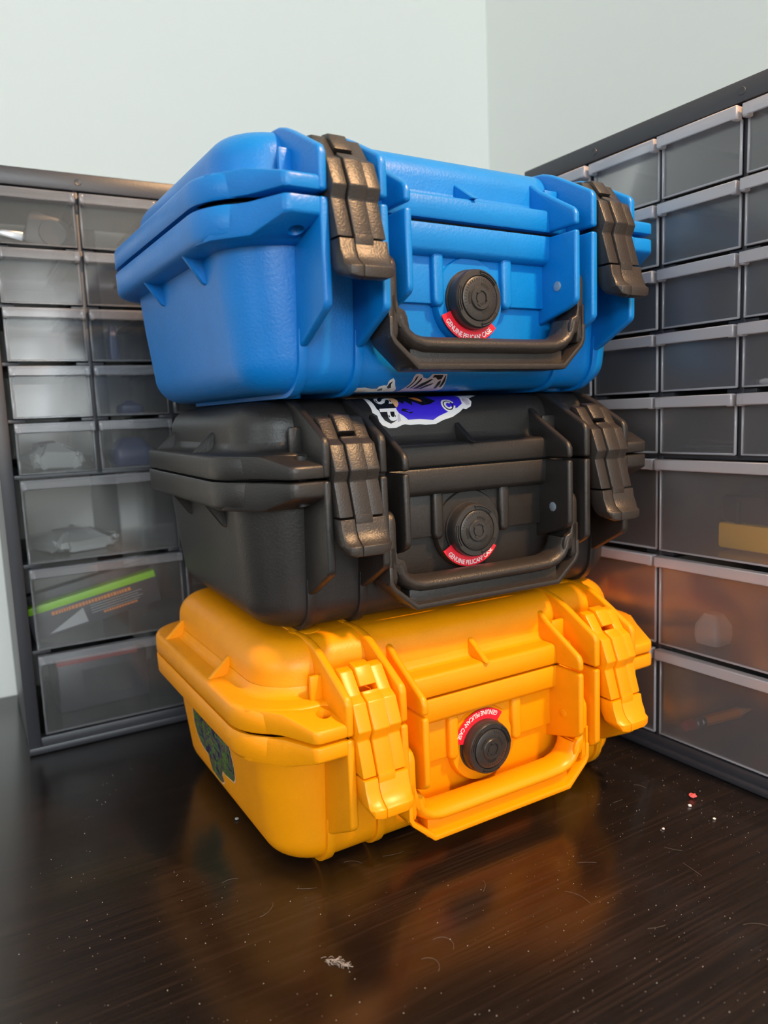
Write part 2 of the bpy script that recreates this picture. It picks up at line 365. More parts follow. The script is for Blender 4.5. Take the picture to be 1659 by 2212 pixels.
def lid_mesh():
    B = MB(); z0 = ZP + .5; rings = []
    rings.append(rrect(-121.8, 121.8, -86.8, 86.8, 27, z0 + 8)); rings.append(rrect(-120.8, 120.8, -86, 86, 26.5, 104))
    for i in range(1, 10):
        a = R(90 * i / 9); ins = 14 * (1 - math.cos(a))
        rings.append(rrect(-120.8 + ins, 120.8 - ins, -86 + ins, 86 - ins, max(26.5 - ins * .7, 8), 104 + 14 * math.sin(a)))
    B.loft(rings)
    fl = []
    for ins, z in ((5, z0), (.4, z0), (-.3, z0 + 1), (0, 91.3), (.8, 92.5), (2.6, 93.2), (15, 93.4)):
        fl.append(rrect(-135 + ins, 135 - ins, -100 + ins, 98 - ins, 31 - min(ins, 12), z, 10))
    B.loft(fl)
    # small cove where the crown rises from the flange
    cv = []
    for ins, z in ((9.5, 93.2), (11.5, 93.9), (12.8, 95.2), (13.6, 98)):
        cv.append(rrect(-135 + ins, 135 - ins, -100 + ins, 98 - ins, 31 - ins * .35, z, 10))
    B.loft(cv, cap0=False, cap1=False)
    for sx in (-1, 1):
        lug(B, sx, True, lambda y: 93.0 if y > -98 else 93.0 - (-98 - y) / 20 * 5.4, lambda y: z0)
        for x in (RIB_A, RIB_B):
            poly = [(-80, z0), (-119, z0), (-119, 97.1), (-117.4, 100.0), (-95, 112.2), (-88, 115.6), (-82, 117.6), (-74, 118.6), (-60, 118.7), (-60, 110)]
            tapered_plate(B, poly, sx * x - 2.1, sx * x + 2.1, 1.5)
            B.box(sx * x - 2.2, sx * x + 2.2, -62, 70, 114, 118.7, 1.0)
            B.prism([(66, 118.7), (74, 118.2), (86, 112), (92, 104), (96, 92), (80, 92), (66, 112)], 'x', sx * x - 2.1, sx * x + 2.1, 1)
        poly = [(-84, z0), (-119, z0), (-119, 87.4), (-117.2, 90.3), (-93, 104.4), (-86.5, 109.5), (-82, 109.5)]
        tapered_plate(B, poly, sx * RIB_C - 1.9, sx * RIB_C + 1.9, 1.6)
        for y in (-33, 55):
            B.prism([(sx * 133, 92.8), (sx * 120, 92.8), (sx * 120, 103), (sx * 121.5, 103.5)], 'y', y - 1.5, y + 1.5, .5, 1)
        # padlock tab with a little hole beside the outer rib
        xx = RIB_A + 2 if sx < 0 else RIB_B - 2
    B.box(-101.5, -95, -94.5, -91.8, 92.8, 105, .8); B.box(53, 62.5, -94.5, -91.8, 92.8, 105, .8)
    B.prism([(-102, 92.8), (-86, 92.8), (-86, 103.5)], 'x', -1.6, 1.6, .5, 1)
    for x in (-88, 88):      # sockets for the feet of the case above
        for y in (-60, 60): B.lathe([(8.5, 116), (8.5, 118.2), (7.6, 118.6)], x, y, 24, 'z')
    for x in (-70, 70): B.box(x - 14, x + 14, 92, 105, z0, 93, 2)
    return B
def latch_meshes(sx):
    """front profile of the latch (y, z) from top to foot"""
    F = [(-101.5, 109.6), (-106, 108.6), (-113.5, 98.8), (-118.2, 96.4), (-123.0, 84.6), (-120.6, 79.6), (-125.6, 63.5)]
    Bk = [(-117, 63.5), (-112, 79), (-110, 92), (-106, 97), (-98, 104)]
    c = sx * 79.6 - .3; l0, l1, l2, l3 = c - 11.6, c - 4.2, c + 4.6, c + 11.6
    S = MB()
    for a, b_ in ((l0, l1 - .35), (l2 + .1, l3)):
        S.prism(F + Bk, 'x', a, b_, .6, 2)
    L_ = MB()
    Fc = [(y - (.0 if z > 100 else 1.0), z) for y, z in F[2:]]
    Fc = [(-114.0, 100.2), (-114.8, 99.0), (-119.2, 96.6), (-124.2, 84.7), (-121.8, 79.4), (-126.8, 62.5)]
    L_.prism(Fc + [(-118, 62.5), (-113, 79), (-111, 92), (-107, 97)], 'x', l1, l2, .6, 2)
    L_.prism([(-101, 111.0), (-106.8, 110.0), (-112.6, 102.3), (-108, 100), (-98, 105)], 'x', l1, l2, .6, 2)
    foot = [(-126.4, 62.6), (-127.2, 58), (-129.0, 54.2), (-132.2, 51.6), (-133.6, 50.8), (-133.4, 46.4), (-130, 45.6), (-123, 48.2), (-117.5, 55), (-116, 62.6)]
    # foot, its outer corners rounded
    bm = bmesh.new(); n = len(foot); cols = []
    for x in (l0, l0 + 1.6, l0 + 5.2, l1 - .35, None, l1, l3 - 5.2, l3 - 1.6, l3):
        if x is None: cols.append(None); continue
        dd = min(x - l0, l3 - x); lift = 0 if dd > 4 else (1.6 if dd > 1 else 5.0)
        k = []
        for (y, z) in foot:
            zz = max(z, 45.6 + lift) if z < 54 else z
            k.append(bm.verts.new((x, y + (lift * .5 if z < 54 else 0), zz)))
        cols.append(k)
    for a, b_ in zip(cols[:-1], cols[1:]):
        if a and b_:
            for i in range(n): bm.faces.new((a[i], a[(i + 1) % n], b_[(i + 1) % n], b_[i]))
    for k in (0, 3, 5, 8): bm.faces.new(cols[k])
    bmesh.ops.recalc_face_normals(bm, faces=bm.faces); bevel_sharp(bm, .6, 2, 30); L_.add(bm)
    L_.box(l1, l2, -126.8, -118, 58, 64.5, .3)
    return L_, S
def handle_mesh():
    B = MB()
    for sx in (-1, 1):
        top = [(-108 + 6.2 * math.cos(R(180 - 180 * i / 8)), 55.2 + 6.2 * math.sin(R(180 - 180 * i / 8))) for i in range(9)]
        B.prism([(-114.2, 28)] + top + [(-101.8, 44), (-95.5, 36), (-95.5, 29), (-98, 24), (-113, 24)], 'x', sx * 56.2, sx * 60.6, 1.0, 2)
        # shoulder with the step the photo shows
        B.prism([(sx * 61.3, 24), (sx * 61.3, 44), (sx * 57, 44), (sx * 55.6, 38), (sx * 52.4, 36.8), (sx * 51.2, 34), (sx * 50.2, 29), (sx * 55.6, 29), (sx * 57.8, 34), (sx * 58.4, 26)], 'y', -114.2, -110.6, .7, 2)
    prof = [(-61.4, 34), (-61.4, 25.5), (-59.5, 22.0), (-46.5, 10.2), (46.5, 10.2), (59.5, 22.0), (61.4, 25.5), (61.4, 34)]
    th = 3.0; inner = [(-59.0, 34), (-59.0, 26.3), (-57.6, 23.6), (-45.6, 10.2 + th), (45.6, 10.2 + th), (57.6, 23.6), (59.0, 26.3), (59.0, 34)]
    B.prism(prof + inner[::-1], 'y', -115.0, -96.5, .8, 2)
    path = [(-54.5, -106, 35), (-53.4, -106, 30.5), (-50.8, -106, 26.4), (-46.8, -106, 23.6), (-41, -106, 22.1), (-30, -106, 21.8), (0, -106, 21.8), (30, -106, 21.8), (41, -106, 22.1), (46.8, -106, 23.6), (50.8, -106, 26.4), (53.4, -106, 30.5), (54.5, -106, 35)]
    B.tube(path, 4.2, 8.6, 24)
    B.box(-48, 48, -110.5, -101, 10.5, 20, .3)
    return B
VZ, VX = 45.7, -1.0
def valve(parent, ang):
    v = MB(); v.lathe([(15.2, -95.2), (15.2, -96.8), (12, -96.9)], VX, VZ)
    vo_ = v.build('pressure_valve', 'knob', parent)
    B = MB()
    B.lathe([(14.3, -95), (14.6, -97.0), (14.6, -101.2), (14.2, -103.2), (13.7, -103.8), (11.35, -103.9), (11.2, -103.1), (10.9, -103.1), (10.7, -104.2), (10.3, -104.5), (6.0, -104.5), (5.9, -104.9), (5.4, -105.4), (3.6, -105.4), (3.4, -104.8), (2.9, -104.8), (2.7, -105.3), (.2, -105.4)], VX, VZ, 72)
    for k in range(3):
        B.mi = 0
        a = ang + 160 + 120 * k
        B.sector(VX, VZ, 11.9, 12.4, a - 26, a + 26, -104.5, -103.6); B.sector(VX, VZ, 13.0, 13.5, a - 26, a + 26, -104.4, -103.2)
        B.mi = 1  # slots not cut: near-black arcs carry their shade as colour
        B.sector(VX, VZ, 6.4, 7.7, a - 24, a + 24, -104.56, -104.3); B.sector(VX, VZ, 12.4, 13.0, a - 27, a + 27, -104.0, -103.6)
        B.mi = 0
        B.sector(VX, VZ, 3.0, 4.1, a + 42, a + 78, -105.75, -105.2)
    for k in range(26):
        a = ang + 100 + k * 9.2; B.sector(VX, VZ, 8.6, 9.9, a - 1.3 - (k % 3) * .6, a + 1.3, -104.62, -104.3, 3)
    B.build('knob', ['knob', 'dark'], vo_)
    # red crescent label with white lettering; ang = direction of its middle
    B = MB()
    c = ang; B.sector(VX, VZ, 13.5, 20.4, c - 58, c + 58, -97.5, -96.9, 30)
    B.mi = 1
    bm = bmesh.new(); words = [(text_tris(t, h, .014), lift) for t, h, lift in (('GENUINE', 2.6, 0), ('PELICAN', 2.6, 0), ('\u00ae', 1.1, 1.2), ('CASE', 2.6, 0))]
    wid = [max(p[0] for p in w[0][0]) - min(p[0] for p in w[0][0]) for w in words]; gaps = [1.1, .15, .9]
    k = R(98) * 18.2 / (sum(wid) + sum(gaps)); cur = -(sum(wid) + sum(gaps)) / 2
    for (wd_, lift), w0, g in zip(words, wid, gaps + [0]):
        mn = min(p[0] for p in wd_[0]); vs = []
        for x, y in wd_[0]:
            th = R(c) + (cur + x - mn) * k / 18.2; r_ = 19.5 - y - lift
            vs.append(bm.verts.new((VX + r_ * math.cos(th), -97.62, VZ + r_ * math.sin(th))))
        for f in wd_[1]:
            try: bm.faces.new([vs[i] for i in f])
            except ValueError: pass
        cur += w0 + g
    B.add(bm)
    tag(B.build('label', ['red', 'white'], vo_), 'red crescent label reading GENUINE PELICAN CASE')

def make_case(idx, x, y, yaw, body, hard, valve_ang, label, dz=0.0, hdz=0.0, hang=None):
    SH = 22.0; a = R(yaw)      # the fitted origin lies 22 mm in front of the flange centre
    ox, oy = x - (-SH) * math.sin(a) * -1, y
    ox = x + SH * math.sin(a); oy = y - SH * math.cos(a)
    root = empty('hard_case', ox, oy, idx * 118.75, yaw)
    tag(root, label, 'case', 'hard plastic cases stacked on the desk')
    b = base_mesh().build('base_shell', body, root)
    B = MB(); B.loft([rrect(-130, 130, -95, 93, 28, ZP - 1.2), rrect(-130, 130, -95, 93, 28, ZP + .9 + dz)]); B.build('gasket', 'gasket', root)
    l = lid_mesh().build('lid', body, root); l.location.z = dz * MM
    for sx in (-1, 1):
        A_, S_ = latch_meshes(sx)
        la = A_.build('latch', hard, root); S_.build('latch_clasp', hard, la)
    h = handle_mesh().build('handle', hard, root)
    h.location.z = hdz * MM
    valve(root, valve_ang)
    B = MB()
    B.lathe([(2.6, 0), (2.6, .5), (2.0, .8)], 0, 0, 20, 'z')
    pn = B.build('hinge_pin', 'pin' if hard != 'yellow_smooth' else 'yellow', root); pn.rotation_euler = (0, R(-90), 0); pn.location = (50.2 * MM, -105.9 * MM, 53.8 * MM)
    return root, b, l

yc, yb_, yl = make_case(0, -9.5, 494.7, 30.25, 'yellow', 'yellow_smooth', 108, 'bright yellow hard case with yellow latches, bottom of the stack of three on the desk', 0.2, 2.5)
bc, bb_, bl = make_case(1, -9.2, 506.9, 28.25, 'black', 'black_satin', -91, 'black hard case with black latches, in the middle of the stack of three', 0.0, 1.0)
uc, ub_, ul = make_case(2, -13.1, 489.0, 31.48, 'blue', 'black_satin', -99, 'bright blue hard case with black latches and black handle, top of the stack of three', 1.1, 0.0)

# glitter sticker on the left end of the yellow case
ST = [(41.7, 52.9), (28.7, 54.2), (19.6, 53.6), (3.5, 53.8), (-9.4, 54.4), (-19.9, 54.4), (-24.2, 52.8), (-26.4, 48.2), (-27.7, 43.4), (-28.2, 38.2), (-26.7, 30.9), (-22.9, 27.4), (-15.5, 26.4), (-8.9, 25.3), (-2.3, 25.4), (0.3, 21.5), (-1.4, 18.3), (1.2, 16.3), (5.7, 15.2), (14.5, 15.6), (21.3, 16.5), (20.3, 22.9), (24.2, 25.8), (32.7, 26.2), (38.9, 28.7), (42.9, 32.4), (45.2, 39.2)]
def side_map(y, z, lift):
    x = -118.5 - (z - 18) / 27 * 3 if z < 45 else -121.5 - (z - 45) / 24 * 2
    if z < 18: x = -102.5 - 16 * math.cos(math.asin(min(1, (18 - z) / 16)))
    return Vector((x - lift, y, z))
B = MB(); decal(B, [(y + (1.1 if y > 8 else -1.1), z + (.9 if z > 36 else -.9)) for y, z in ST], side_map, .12); B.mi = 1; decal(B, ST, side_map, .25)
tag(B.build('sticker', ['skin_print', 'glitter'], yb_), 'dark rainbow glitter sticker shaped like a mushroom')

# cut-out sticker on the lid front of the black case
cm = along(crown_profile())
B = MB()
OUT = [(-54, 46), (-54, 36), (-51.5, 31.4), (-51.7, 25.6), (-51.2, 21.6), (-51.2, 18.5), (-48.8, 16.8), (-48.2, 13.8), (-46.5, 11.8), (-42.8, 10.1), (-38.3, 10.1), (-35, 11.3), (-32.9, 11.7), (-29.9, 11.2), (-24.2, 11.4), (-20.1, 10.9), (-13.7, 11.1), (-8.9, 13), (-2.5, 14.5), (2.9, 17.2), (5.4, 19), (7.4, 18.6), (11.1, 20.3), (13.2, 23.6), (13, 26.6), (12.1, 28.6), (20.6, 30.9), (18, 38), (10, 46)]
decal(B, OUT, cm, .12)
B.mi = 1; decal(B, [(-50.5, 45), (-49.5, 30), (-48.1, 20.7), (-47.1, 19.5), (-46.6, 16.7), (-44.9, 14.1), (-41.4, 12.3), (-38, 13.8), (-36.2, 21.5), (-36.8, 24.7), (-35, 32), (-35, 45)], cm, .22)
B.mi = 2; decal(B, [(-37, 20.9), (-35.7, 17.8), (-33.2, 16.1), (-30.8, 14), (-23.5, 14.1), (-15.3, 13.3), (-11.5, 15.2), (-5.9, 17.1), (1.8, 19.7), (6, 22.3), (7.3, 28.3), (5, 45), (-36, 45), (-36, 28)], cm, .2)
B.mi = 1
for q in ([(-36, 45), (-35, 27), (-31, 23.6), (-29.5, 26), (-26, 22.2), (-25, 25.5), (-20, 22), (-20.5, 25), (-15, 22.6), (-17, 26.2), (-10, 25), (-14, 29), (-12, 45)], [(-34, 19), (-29, 17.6), (-31.5, 19.4), (-28, 19.8), (-33, 20.4)], [(-29.5, 17), (-26.5, 18.2), (-29, 18.2)]): decal(B, q, cm, .3)
B.mi = 3; decal(B, [(-25, 29.5), (-22.5, 26.6), (-20, 24.9), (-18.6, 24.8), (-18.9, 27), (-21, 30)], cm, .38)
B.mi = 4; decal(B, [(-37.6, 30), (-36.9, 22), (-36, 21), (-34, 23.4), (-33.2, 26.5), (-34.5, 30)], cm, .38)
def spiral(cx, cs, r, a0, a1, wdt, ky=1.0, n=16):
    o = [(cx + r * math.cos(R(a0 + (a1 - a0) * i / n)), cs + ky * r * math.sin(R(a0 + (a1 - a0) * i / n))) for i in range(n + 1)]
    q = [(cx + (r - wdt) * math.cos(R(a0 + (a1 - a0) * i / n)), cs + ky * (r - wdt) * math.sin(R(a0 + (a1 - a0) * i / n))) for i in range(n + 1)]
    return [(o[i], o[i + 1], q[i + 1], q[i]) for i in range(n)]
B.mi = 0
for q in spiral(-3.4, 21.6, 4.4, 20, 350, 1.1): decal(B, list(q), cm, .3)
B.mi = 1
for q in spiral(-3.4, 21.6, 3.3, 0, 359, .8): decal(B, list(q), cm, .3)
B.mi = 0
for q in spiral(-3.4, 21.6, 2.6, 40, 320, 1.1): decal(B, list(q), cm, .32)
B.mi = 5
decal(B, [(7.5, 25), (8.5, 21), (11, 21.5), (11.5, 25.5), (9, 27.5)], cm, .3); decal(B, [(-37.4, 16.8), (-35.6, 17.5), (-35.3, 13.6), (-37.2, 13)], cm, .3)
B.mi = 0                                     # the letters S and P, reading down the sticker
for ch, cu, cs in (('S', -46.6, 26.8), ('P', -46.6, 17.6)):
    v_, f_ = text_tris(ch, 9.6, .018); bm = bmesh.new()
    vs = [bm.verts.new(cm(cu + (y * 1.05) + (x * -.06), cs - x * 1.12, .36)) for x, y in v_]
    for f in f_:
        try: bm.faces.new([vs[i] for i in f])
        except ValueError: pass
    B.add(bm)
tag(B.build('sticker', ['white', 'ink', 'purple', 'orange_print', 'skin_print', 'lilac'], bl), 'white-edged violet sticker with the letters SP')

# black and white sticker low on the front of the blue case
bm_ = along(belly_profile())
B = MB()
decal(B, [(-61.8, 68.2), (-60.6, 65.2), (-56.2, 65.0), (-52, 66.4), (-48.7, 66.4), (-48.5, 64.3), (-46, 63.4), (-44.2, 63.6), (-44.6, 61), (-44.1, 59.8), (-42.5, 58.6), (-41.2, 60), (-39.8, 63), (-37.1, 67.1), (-36, 72), (-60, 72)], bm_, .12)
B.mi = 2
decal(B, [(-33.5, 68.4), (-30.8, 61.5), (-30.6, 58), (-29.8, 56.6), (-28, 56.3), (-26.6, 57.4), (-25.4, 57.0), (-24.6, 58.6), (-21.6, 59.2), (-19.6, 56.6), (-10.3, 56.6), (-8, 68), (-9, 74), (-33, 74)], bm_, .12)
B.mi = 1
for q in ([(-43.8, 64.8), (-43.6, 61.8), (-42.2, 60.4), (-42.4, 62.6), (-41, 65.4), (-42.2, 66.4)], [(-48, 67.6), (-46, 65.6), (-45, 68), (-47, 69)],
          [(-31.6, 66), (-29.4, 60.5), (-29.2, 58.2), (-28, 57.4), (-28.4, 60), (-29.6, 63), (-30.6, 66)], [(-29.2, 66.4), (-27.2, 61.6), (-25.8, 58.6), (-25.0, 59.6), (-26.6, 63), (-28.2, 66.4)],
          [(-27.2, 67), (-24.4, 62.6), (-19.4, 59.4), (-18.0, 59.4), (-22.4, 63), (-24.6, 67)], [(-24.0, 67.4), (-20.6, 63.6), (-16.4, 62), (-17.6, 63.6), (-20.4, 66), (-21.4, 67.4)],
          [(-19.0, 58.6), (-18.2, 57.0), (-12.6, 57.0), (-12.8, 59.4), (-15, 60.0), (-17, 58.4)], [(-14.0, 67), (-14.2, 61.6), (-13.0, 60.2), (-12.2, 62.4), (-12.4, 67)], [(-11.6, 60.5), (-11.2, 57.4), (-10.8, 57.4), (-10.0, 61), (-10, 66), (-11.3, 66)]):
    decal(B, q, bm_, .26)
tag(B.build('sticker', ['white', 'ink', 'lilac'], ub_), 'white and black lettered sticker wrapping under the case')

# ---------------------------------------------------------------- drawer cabinets
S_, LG, X0, CW, BASE = 37.9, 61.2, 9.7, 53.4, 11.8
CWID, CH, CD = 2 * X0 + 4 * CW, 397.3, 141.0
R5 = BASE + 3 * LG
ROWS = [R5 + (5 - i) * S_ for i in range(6)]      # lines above row 1, between rows ... down to r5
def stadium_plate(B, x0, x1, z0, z1, oy0, oy1, oz0, oz1):
    """upright partition (in the y-z plane) with a round-ended opening"""
    r = (oz1 - oz0) / 2; bm = bmesh.new(); cz = (oz0 + oz1) / 2
    hole = [(oy0 + r + r * math.cos(R(90 + 180 * i / 12)), cz + r * math.sin(R(90 + 180 * i / 12))) for i in range(13)] + [(oy1 - r + r * math.cos(R(-90 + 180 * i / 12)), cz + r * math.sin(R(-90 + 180 * i / 12))) for i in range(13)]
    out = [(0.5, z0), (CD - 1, z0), (CD - 1, z1), (0.5, z1)]; T = []
    for x in (x0, x1):
        a = [bm.verts.new((x, y, z)) for y, z in out]; h = [bm.verts.new((x, y, z)) for y, z in hole]
        bmesh.ops.triangle_fill(bm, edges=[bm.edges.new((l[i], l[(i + 1) % len(l)])) for l in (a, h) for i in range(len(l))], use_beauty=True); T.append((a, h))
    for a, b_ in zip(T[0], T[1]):
        for i in range(len(a)): bm.faces.new((a[i], a[(i + 1) % len(a)], b_[(i + 1) % len(a)], b_[i]))
    B.add(bm)
def cabinet_frame():
    B = MB()
    B.box(0, 3, 0, CD, 0, CH, .8); B.box(CWID - 3, CWID, 0, CD, 0, CH, .8)
    B.box(1, CWID - 1, 0.5, CD, CH - 3.2, CH, .8); B.box(1, CWID - 1, 1, CD, 2, 5, .5)
    # front rim
    B.box(-.6, 8.0, -1.6, 6, 0, CH, .9); B.box(CWID - 8.0, CWID + .6, -1.6, 6, 0, CH, .9)
    B.box(-.6, CWID + .6, -2.0, 8, CH - 11.4, CH + .3, .9); B.box(-.6, CWID + .6, -2.4, 8, 0, 5.4, 1.2); B.box(4, CWID - 4, -.4, 8, 4, BASE - .6, .7)
    B.box(3, CWID - 3, .4, CD - 2, R5 - 1.4, R5 + 1.4, .3)
    for c in range(5):
        x = X0 + c * CW
        if c in (1, 2, 3):
            B.box(x - 1.5, x + 1.5, -.2, 4, R5, CH - 8, .4)
            for i in range(5): stadium_plate(B, x - 1, x + 1, ROWS[i + 1], ROWS[i], 25, 118, ROWS[i + 1] + 7, ROWS[i] - 8)
        if c == 2:
            B.box(x - 1.6, x + 1.6, -.2, 4, 8, R5, .4)
            for i in range(3): stadium_plate(B, x - 1, x + 1, BASE + i * LG, BASE + (i + 1) * LG, 25, 118, BASE + i * LG + 9, BASE + (i + 1) * LG - 12)
        for i in range(1, 5):
            B.box(max(x - 9, 3), min(x + 9, CWID - 3), .2, CD - 6, ROWS[i] - 1.4, ROWS[i] + 1.0, .3)
        if c in (0, 2, 4):
            for i in (1, 2): B.box(max(x - 10, 3), min(x + 10, CWID - 3), .2, CD - 6, BASE + i * LG - 1.6, BASE + i * LG + 1.2, .3)
    for x in (X0 + CW, X0 + 3 * CW):      # short brackets in the middle of the large rows
        for i in (1, 2): B.box(x - 22, x + 22, CD - 16, CD - 2, BASE + i * LG - 2, BASE + i * LG + 1.6, .3)
    for x in (86, CWID - 86): B.box(x - 11, x + 11, CD - 2.6, CD - .4, 3, CH - 3, .3)
    B.box(3, CWID - 3, CD - 2.6, CD - .4, R5 - 8, R5 + 8, .3)
    for x in (CWID * .28, CWID * .72): B.lathe([(2.2, -2.0), (2.0, -2.5), (1.0, -2.3)], x, CH - 5.8, 16)   # screw heads in the top rail
    return B
def drawer_meshes(wd, ht, dp=132.0):
    """open box; origin at its lower front left corner"""
    B = MB(); t = 1.2
    B.box(0, wd, -1.6, -1.6 + t, 0, ht, .3, 1)
    B.box(1, wd - 1, -.5, dp, 0, t, 0); B.box(1, 1 + t, -.4, dp, t, ht - 3, 0); B.box(wd - 1 - t, wd - 1, -.4, dp, t, ht - 3, 0)
    B.box(1 + t, wd - 1 - t, dp - t, dp, t, ht - 5, 0)
    Pm = MB()
    Pm.box(-.4, wd + .4, -6.6, -1.4, ht - 1.2, ht + .2, .4, 1)
    Pm.box(-.4, wd + .4, -7.0, -5.8, ht - 6.4, ht + .2, .5, 1)
    for x in (-.4, wd - 3.2): Pm.box(x, x + 3.6, -6.9, -1.6, ht - 7.0, ht, 1.0, 2)
    # pale outline where the front plate turns into the sides
    for x in (-.2, wd - 1.0): Pm.box(x, x + 1.2, -1.9, -.2, 0, ht - 6, .3, 1)
    Pm.box(0, wd, -1.9, -.4, -.2, 1.0, .3, 1)
    return B, Pm
def copy_tree(o, parent):
    c = o.copy(); col.objects.link(c); c.parent = parent
    for ch in list(o.children): copy_tree(ch, c)
    return c
protos = {}
def restyle(o, mt):
    o.material_slots[0].link = 'OBJECT'; o.material_slots[0].material = M[mt]
def make_cabinet(x, y, yaw, label, milky=False):
    root = empty('drawer_cabinet', x, y, 0, yaw); tag(root, label, 'cabinet')
    if 'frame' not in protos: f = cabinet_frame().build('frame', 'frame', root); protos['frame'] = f
    else:
        f = protos['frame'].copy(); col.objects.link(f); f.parent = root
    cells = []
    for r_ in range(5):
        for c in range(4): cells.append(('s', X0 + c * CW + 1.6, ROWS[r_ + 1] + 1.6, CW - 3.2, S_ - 3.4))
    for r_ in range(3):
        for c in range(2): cells.append(('l', X0 + c * 2 * CW + 1.6, BASE + r_ * LG + 1.4, 2 * CW - 3.2, LG - 3.4))
    for k, xx, zz, wd, ht in cells:
        if k not in protos:
            Bm, Pm = drawer_meshes(wd, ht); d = Bm.build('drawer', 'drawer', root); Pm.build('drawer_pull', 'pull', d); protos[k] = d
        else: d = copy_tree(protos[k], root)
        if milky:
            restyle(d, 'drawer_milky')
            for ch in d.children: restyle(ch, 'pull_milky')
        d.location = (xx * MM, random.uniform(-1.2, .6) * MM, zz * MM)
    return root
cabL = make_cabinet(-255.6, 499.9, 29.16, 'charcoal cabinet of clear plastic drawers behind the left side of the case stack')
cabR = make_cabinet(113.2, 567.0, -58.05, 'charcoal cabinet of milky plastic drawers to the right of the case stack', True)

# things lying in the drawers (x, y, z in the frame of their cabinet)
def inside(cab, x, y, z, name, label, cat, rz=0.0, ry=0.0):
    mx = Matrix.Translation(cab.location) @ Matrix.Rotation(cab.rotation_euler.z, 4, 'Z') @ Matrix.Translation((x * MM, y * MM, z * MM)) @ Matrix.Rotation(R(ry), 4, 'Y') @ Matrix.Rotation(R(rz), 4, 'Z')
    o = bpy.data.objects.new(name, None); col.objects.link(o); o.empty_display_size = .01; o.matrix_world = mx; tag(o, label, cat); return o
M['tape_grey'] = mat('dark_grey_plastic', (0.018, 0.018, 0.022), 0.45)
M['steel'] = mat('bright_steel', (0.7, 0.72, 0.74), 0.25, metal=1.0)
M['navy'] = mat('navy_plastic', (0.02, 0.03, 0.09), 0.45)
M['box_dark'] = mat('dark_carton', (0.025, 0.025, 0.035), 0.45)
M['maroon'] = mat('maroon_print', (0.30, 0.05, 0.05), 0.5)
M['cloudy'] = mat('pale_bag_plastic', (0.34, 0.35, 0.35), 0.3)
M['pencil'] = mat('orange_pencil_paint', (1.0, 0.27, 0.01), 0.35)
M['rubber'] = mat('pink_rubber', (0.62, 0.10, 0.11), 0.7)
M['graphite'] = mat('dark_graphite', (0.03, 0.03, 0.03), 0.5)
M['amber'] = mat('amber_plastic', (1.0, 0.55, 0.03), 0.35)
r1z, r2z, r3z, r4z, r5z = [ROWS[i] + 2.9 for i in range(1, 6)]
o = inside(cabL, 44, 24, r1z + 12.8, 'tape_measure', 'dark grey tape measure in the top left drawer of the left cabinet', 'tape measure', 0, 14)
B = MB(); pl = [(14 + 0 * i + 11.5 * math.cos(R(-90 + 180 * i / 14)) - 8, 11.5 * math.sin(R(-90 + 180 * i / 14))) for i in range(15)] + [(-10, 11.5), (-12, 9), (-12, -10), (-10, -11.5)]
B.prism(pl, 'y', -7, 10, 1.5, 2); B.lathe([(9, -7.2), (8.6, -7.8), (2, -7.8)], 5, 0, 32); B.build('housing', 'tape_grey', o)
B = MB(); B.prism([(-12, -10.5), (-12, -4), (-25, -6), (-32, -9.5), (-31, -11)], 'y', -3, 6, .6); B.build('tape', 'steel', o)
def lump(cab, x, y, z, sx, sy, sz, name, label, cat, mt, rz=0, taper=.7):
    o = inside(cab, x, y, z, 'holder', label, cat, rz); B = MB()
    B.loft([rrect(-sx * k, sx * k, -sy * k, sy * k, min(sx, sy) * k * .45, zz) for k, zz in ((.9, 0), (1, sz * .25), (.97, sz * .6), (taper, sz * .92), (taper * .8, sz))])
    if 'bag' in name:
        for v in B.bm.verts: v.co += Vector((random.gauss(0, sx * .06), random.gauss(0, sy * .05), abs(random.gauss(0, sz * .13))))
    ob = B.build(name, mt); ob.matrix_world = o.matrix_world.copy(); tag(ob, label, cat); bpy.data.objects.remove(o); return ob
lump(cabL, 83, 20, r3z, 3.2, 4, 26, 'vial', 'small upright tube with a dark top, second column third row of the left cabinet', 'vial', 'navy')
lump(cabL, 93, 30, r4z, 9, 9, 10, 'pointed_stopper', 'dark pointed plastic stopper, second column fourth row of the left cabinet', 'stopper', 'navy', 0, .3)
lump(cabL, 90, 26, r5z, 15, 14, 20, 'wire_spool', 'navy domed lump in the second column fifth row of the left cabinet', 'spool', 'navy', 0, .6)
lump(cabL, 35, 45, r5z, 18, 28, 15, 'plastic_bag', 'pale crumpled plastic bag in the first column fifth row of the left cabinet', 'bag', 'cloudy', 10, .5)
lump(cabL, 45, 50, BASE + 2 * LG + 3, 24, 30, 12, 'plastic_bag', 'crumpled clear bag in the upper large drawer of the left cabinet', 'bag', 'cloudy', 20, .5)
# slim carton with a lime band, leaning in the middle large drawer
o = inside(cabL, 11, 2, BASE + LG + 4.2, 'carton', 'flat dark carton with a lime green band leaning in the middle large drawer', 'box', 0, -10.5)
B = MB(); B.box(0, 92, 12, 24, 0, 19, .5); B.box(0, 92, 26, 38, 4, 30, .5); B.build('carton_body', 'box_dark', o)
B = MB(); B.box(-.3, 92.3, 11.6, 24.2, 19, 24, .2); tag(B.build('lime_band', 'green', o), 'lime green band')
B = MB(); k = 16.0
while k < 72:
    w_ = random.uniform(1.0, 2.2); B.box(k, k + w_, 11.55, 11.9, 14.5, 17.0, 0); k += w_ + .6
k = 50.0
while k < 74:
    w_ = random.uniform(.8, 1.8); B.box(k, k + w_, 11.55, 11.9, 4.5, 6.0, 0); k += w_ + .5
B.mi = 1
for i in range(4): B.box(42, 80 - 3 * (i % 2), 11.55, 11.9, 12.6 - i * 1.9, 13.0 - i * 1.9, 0)
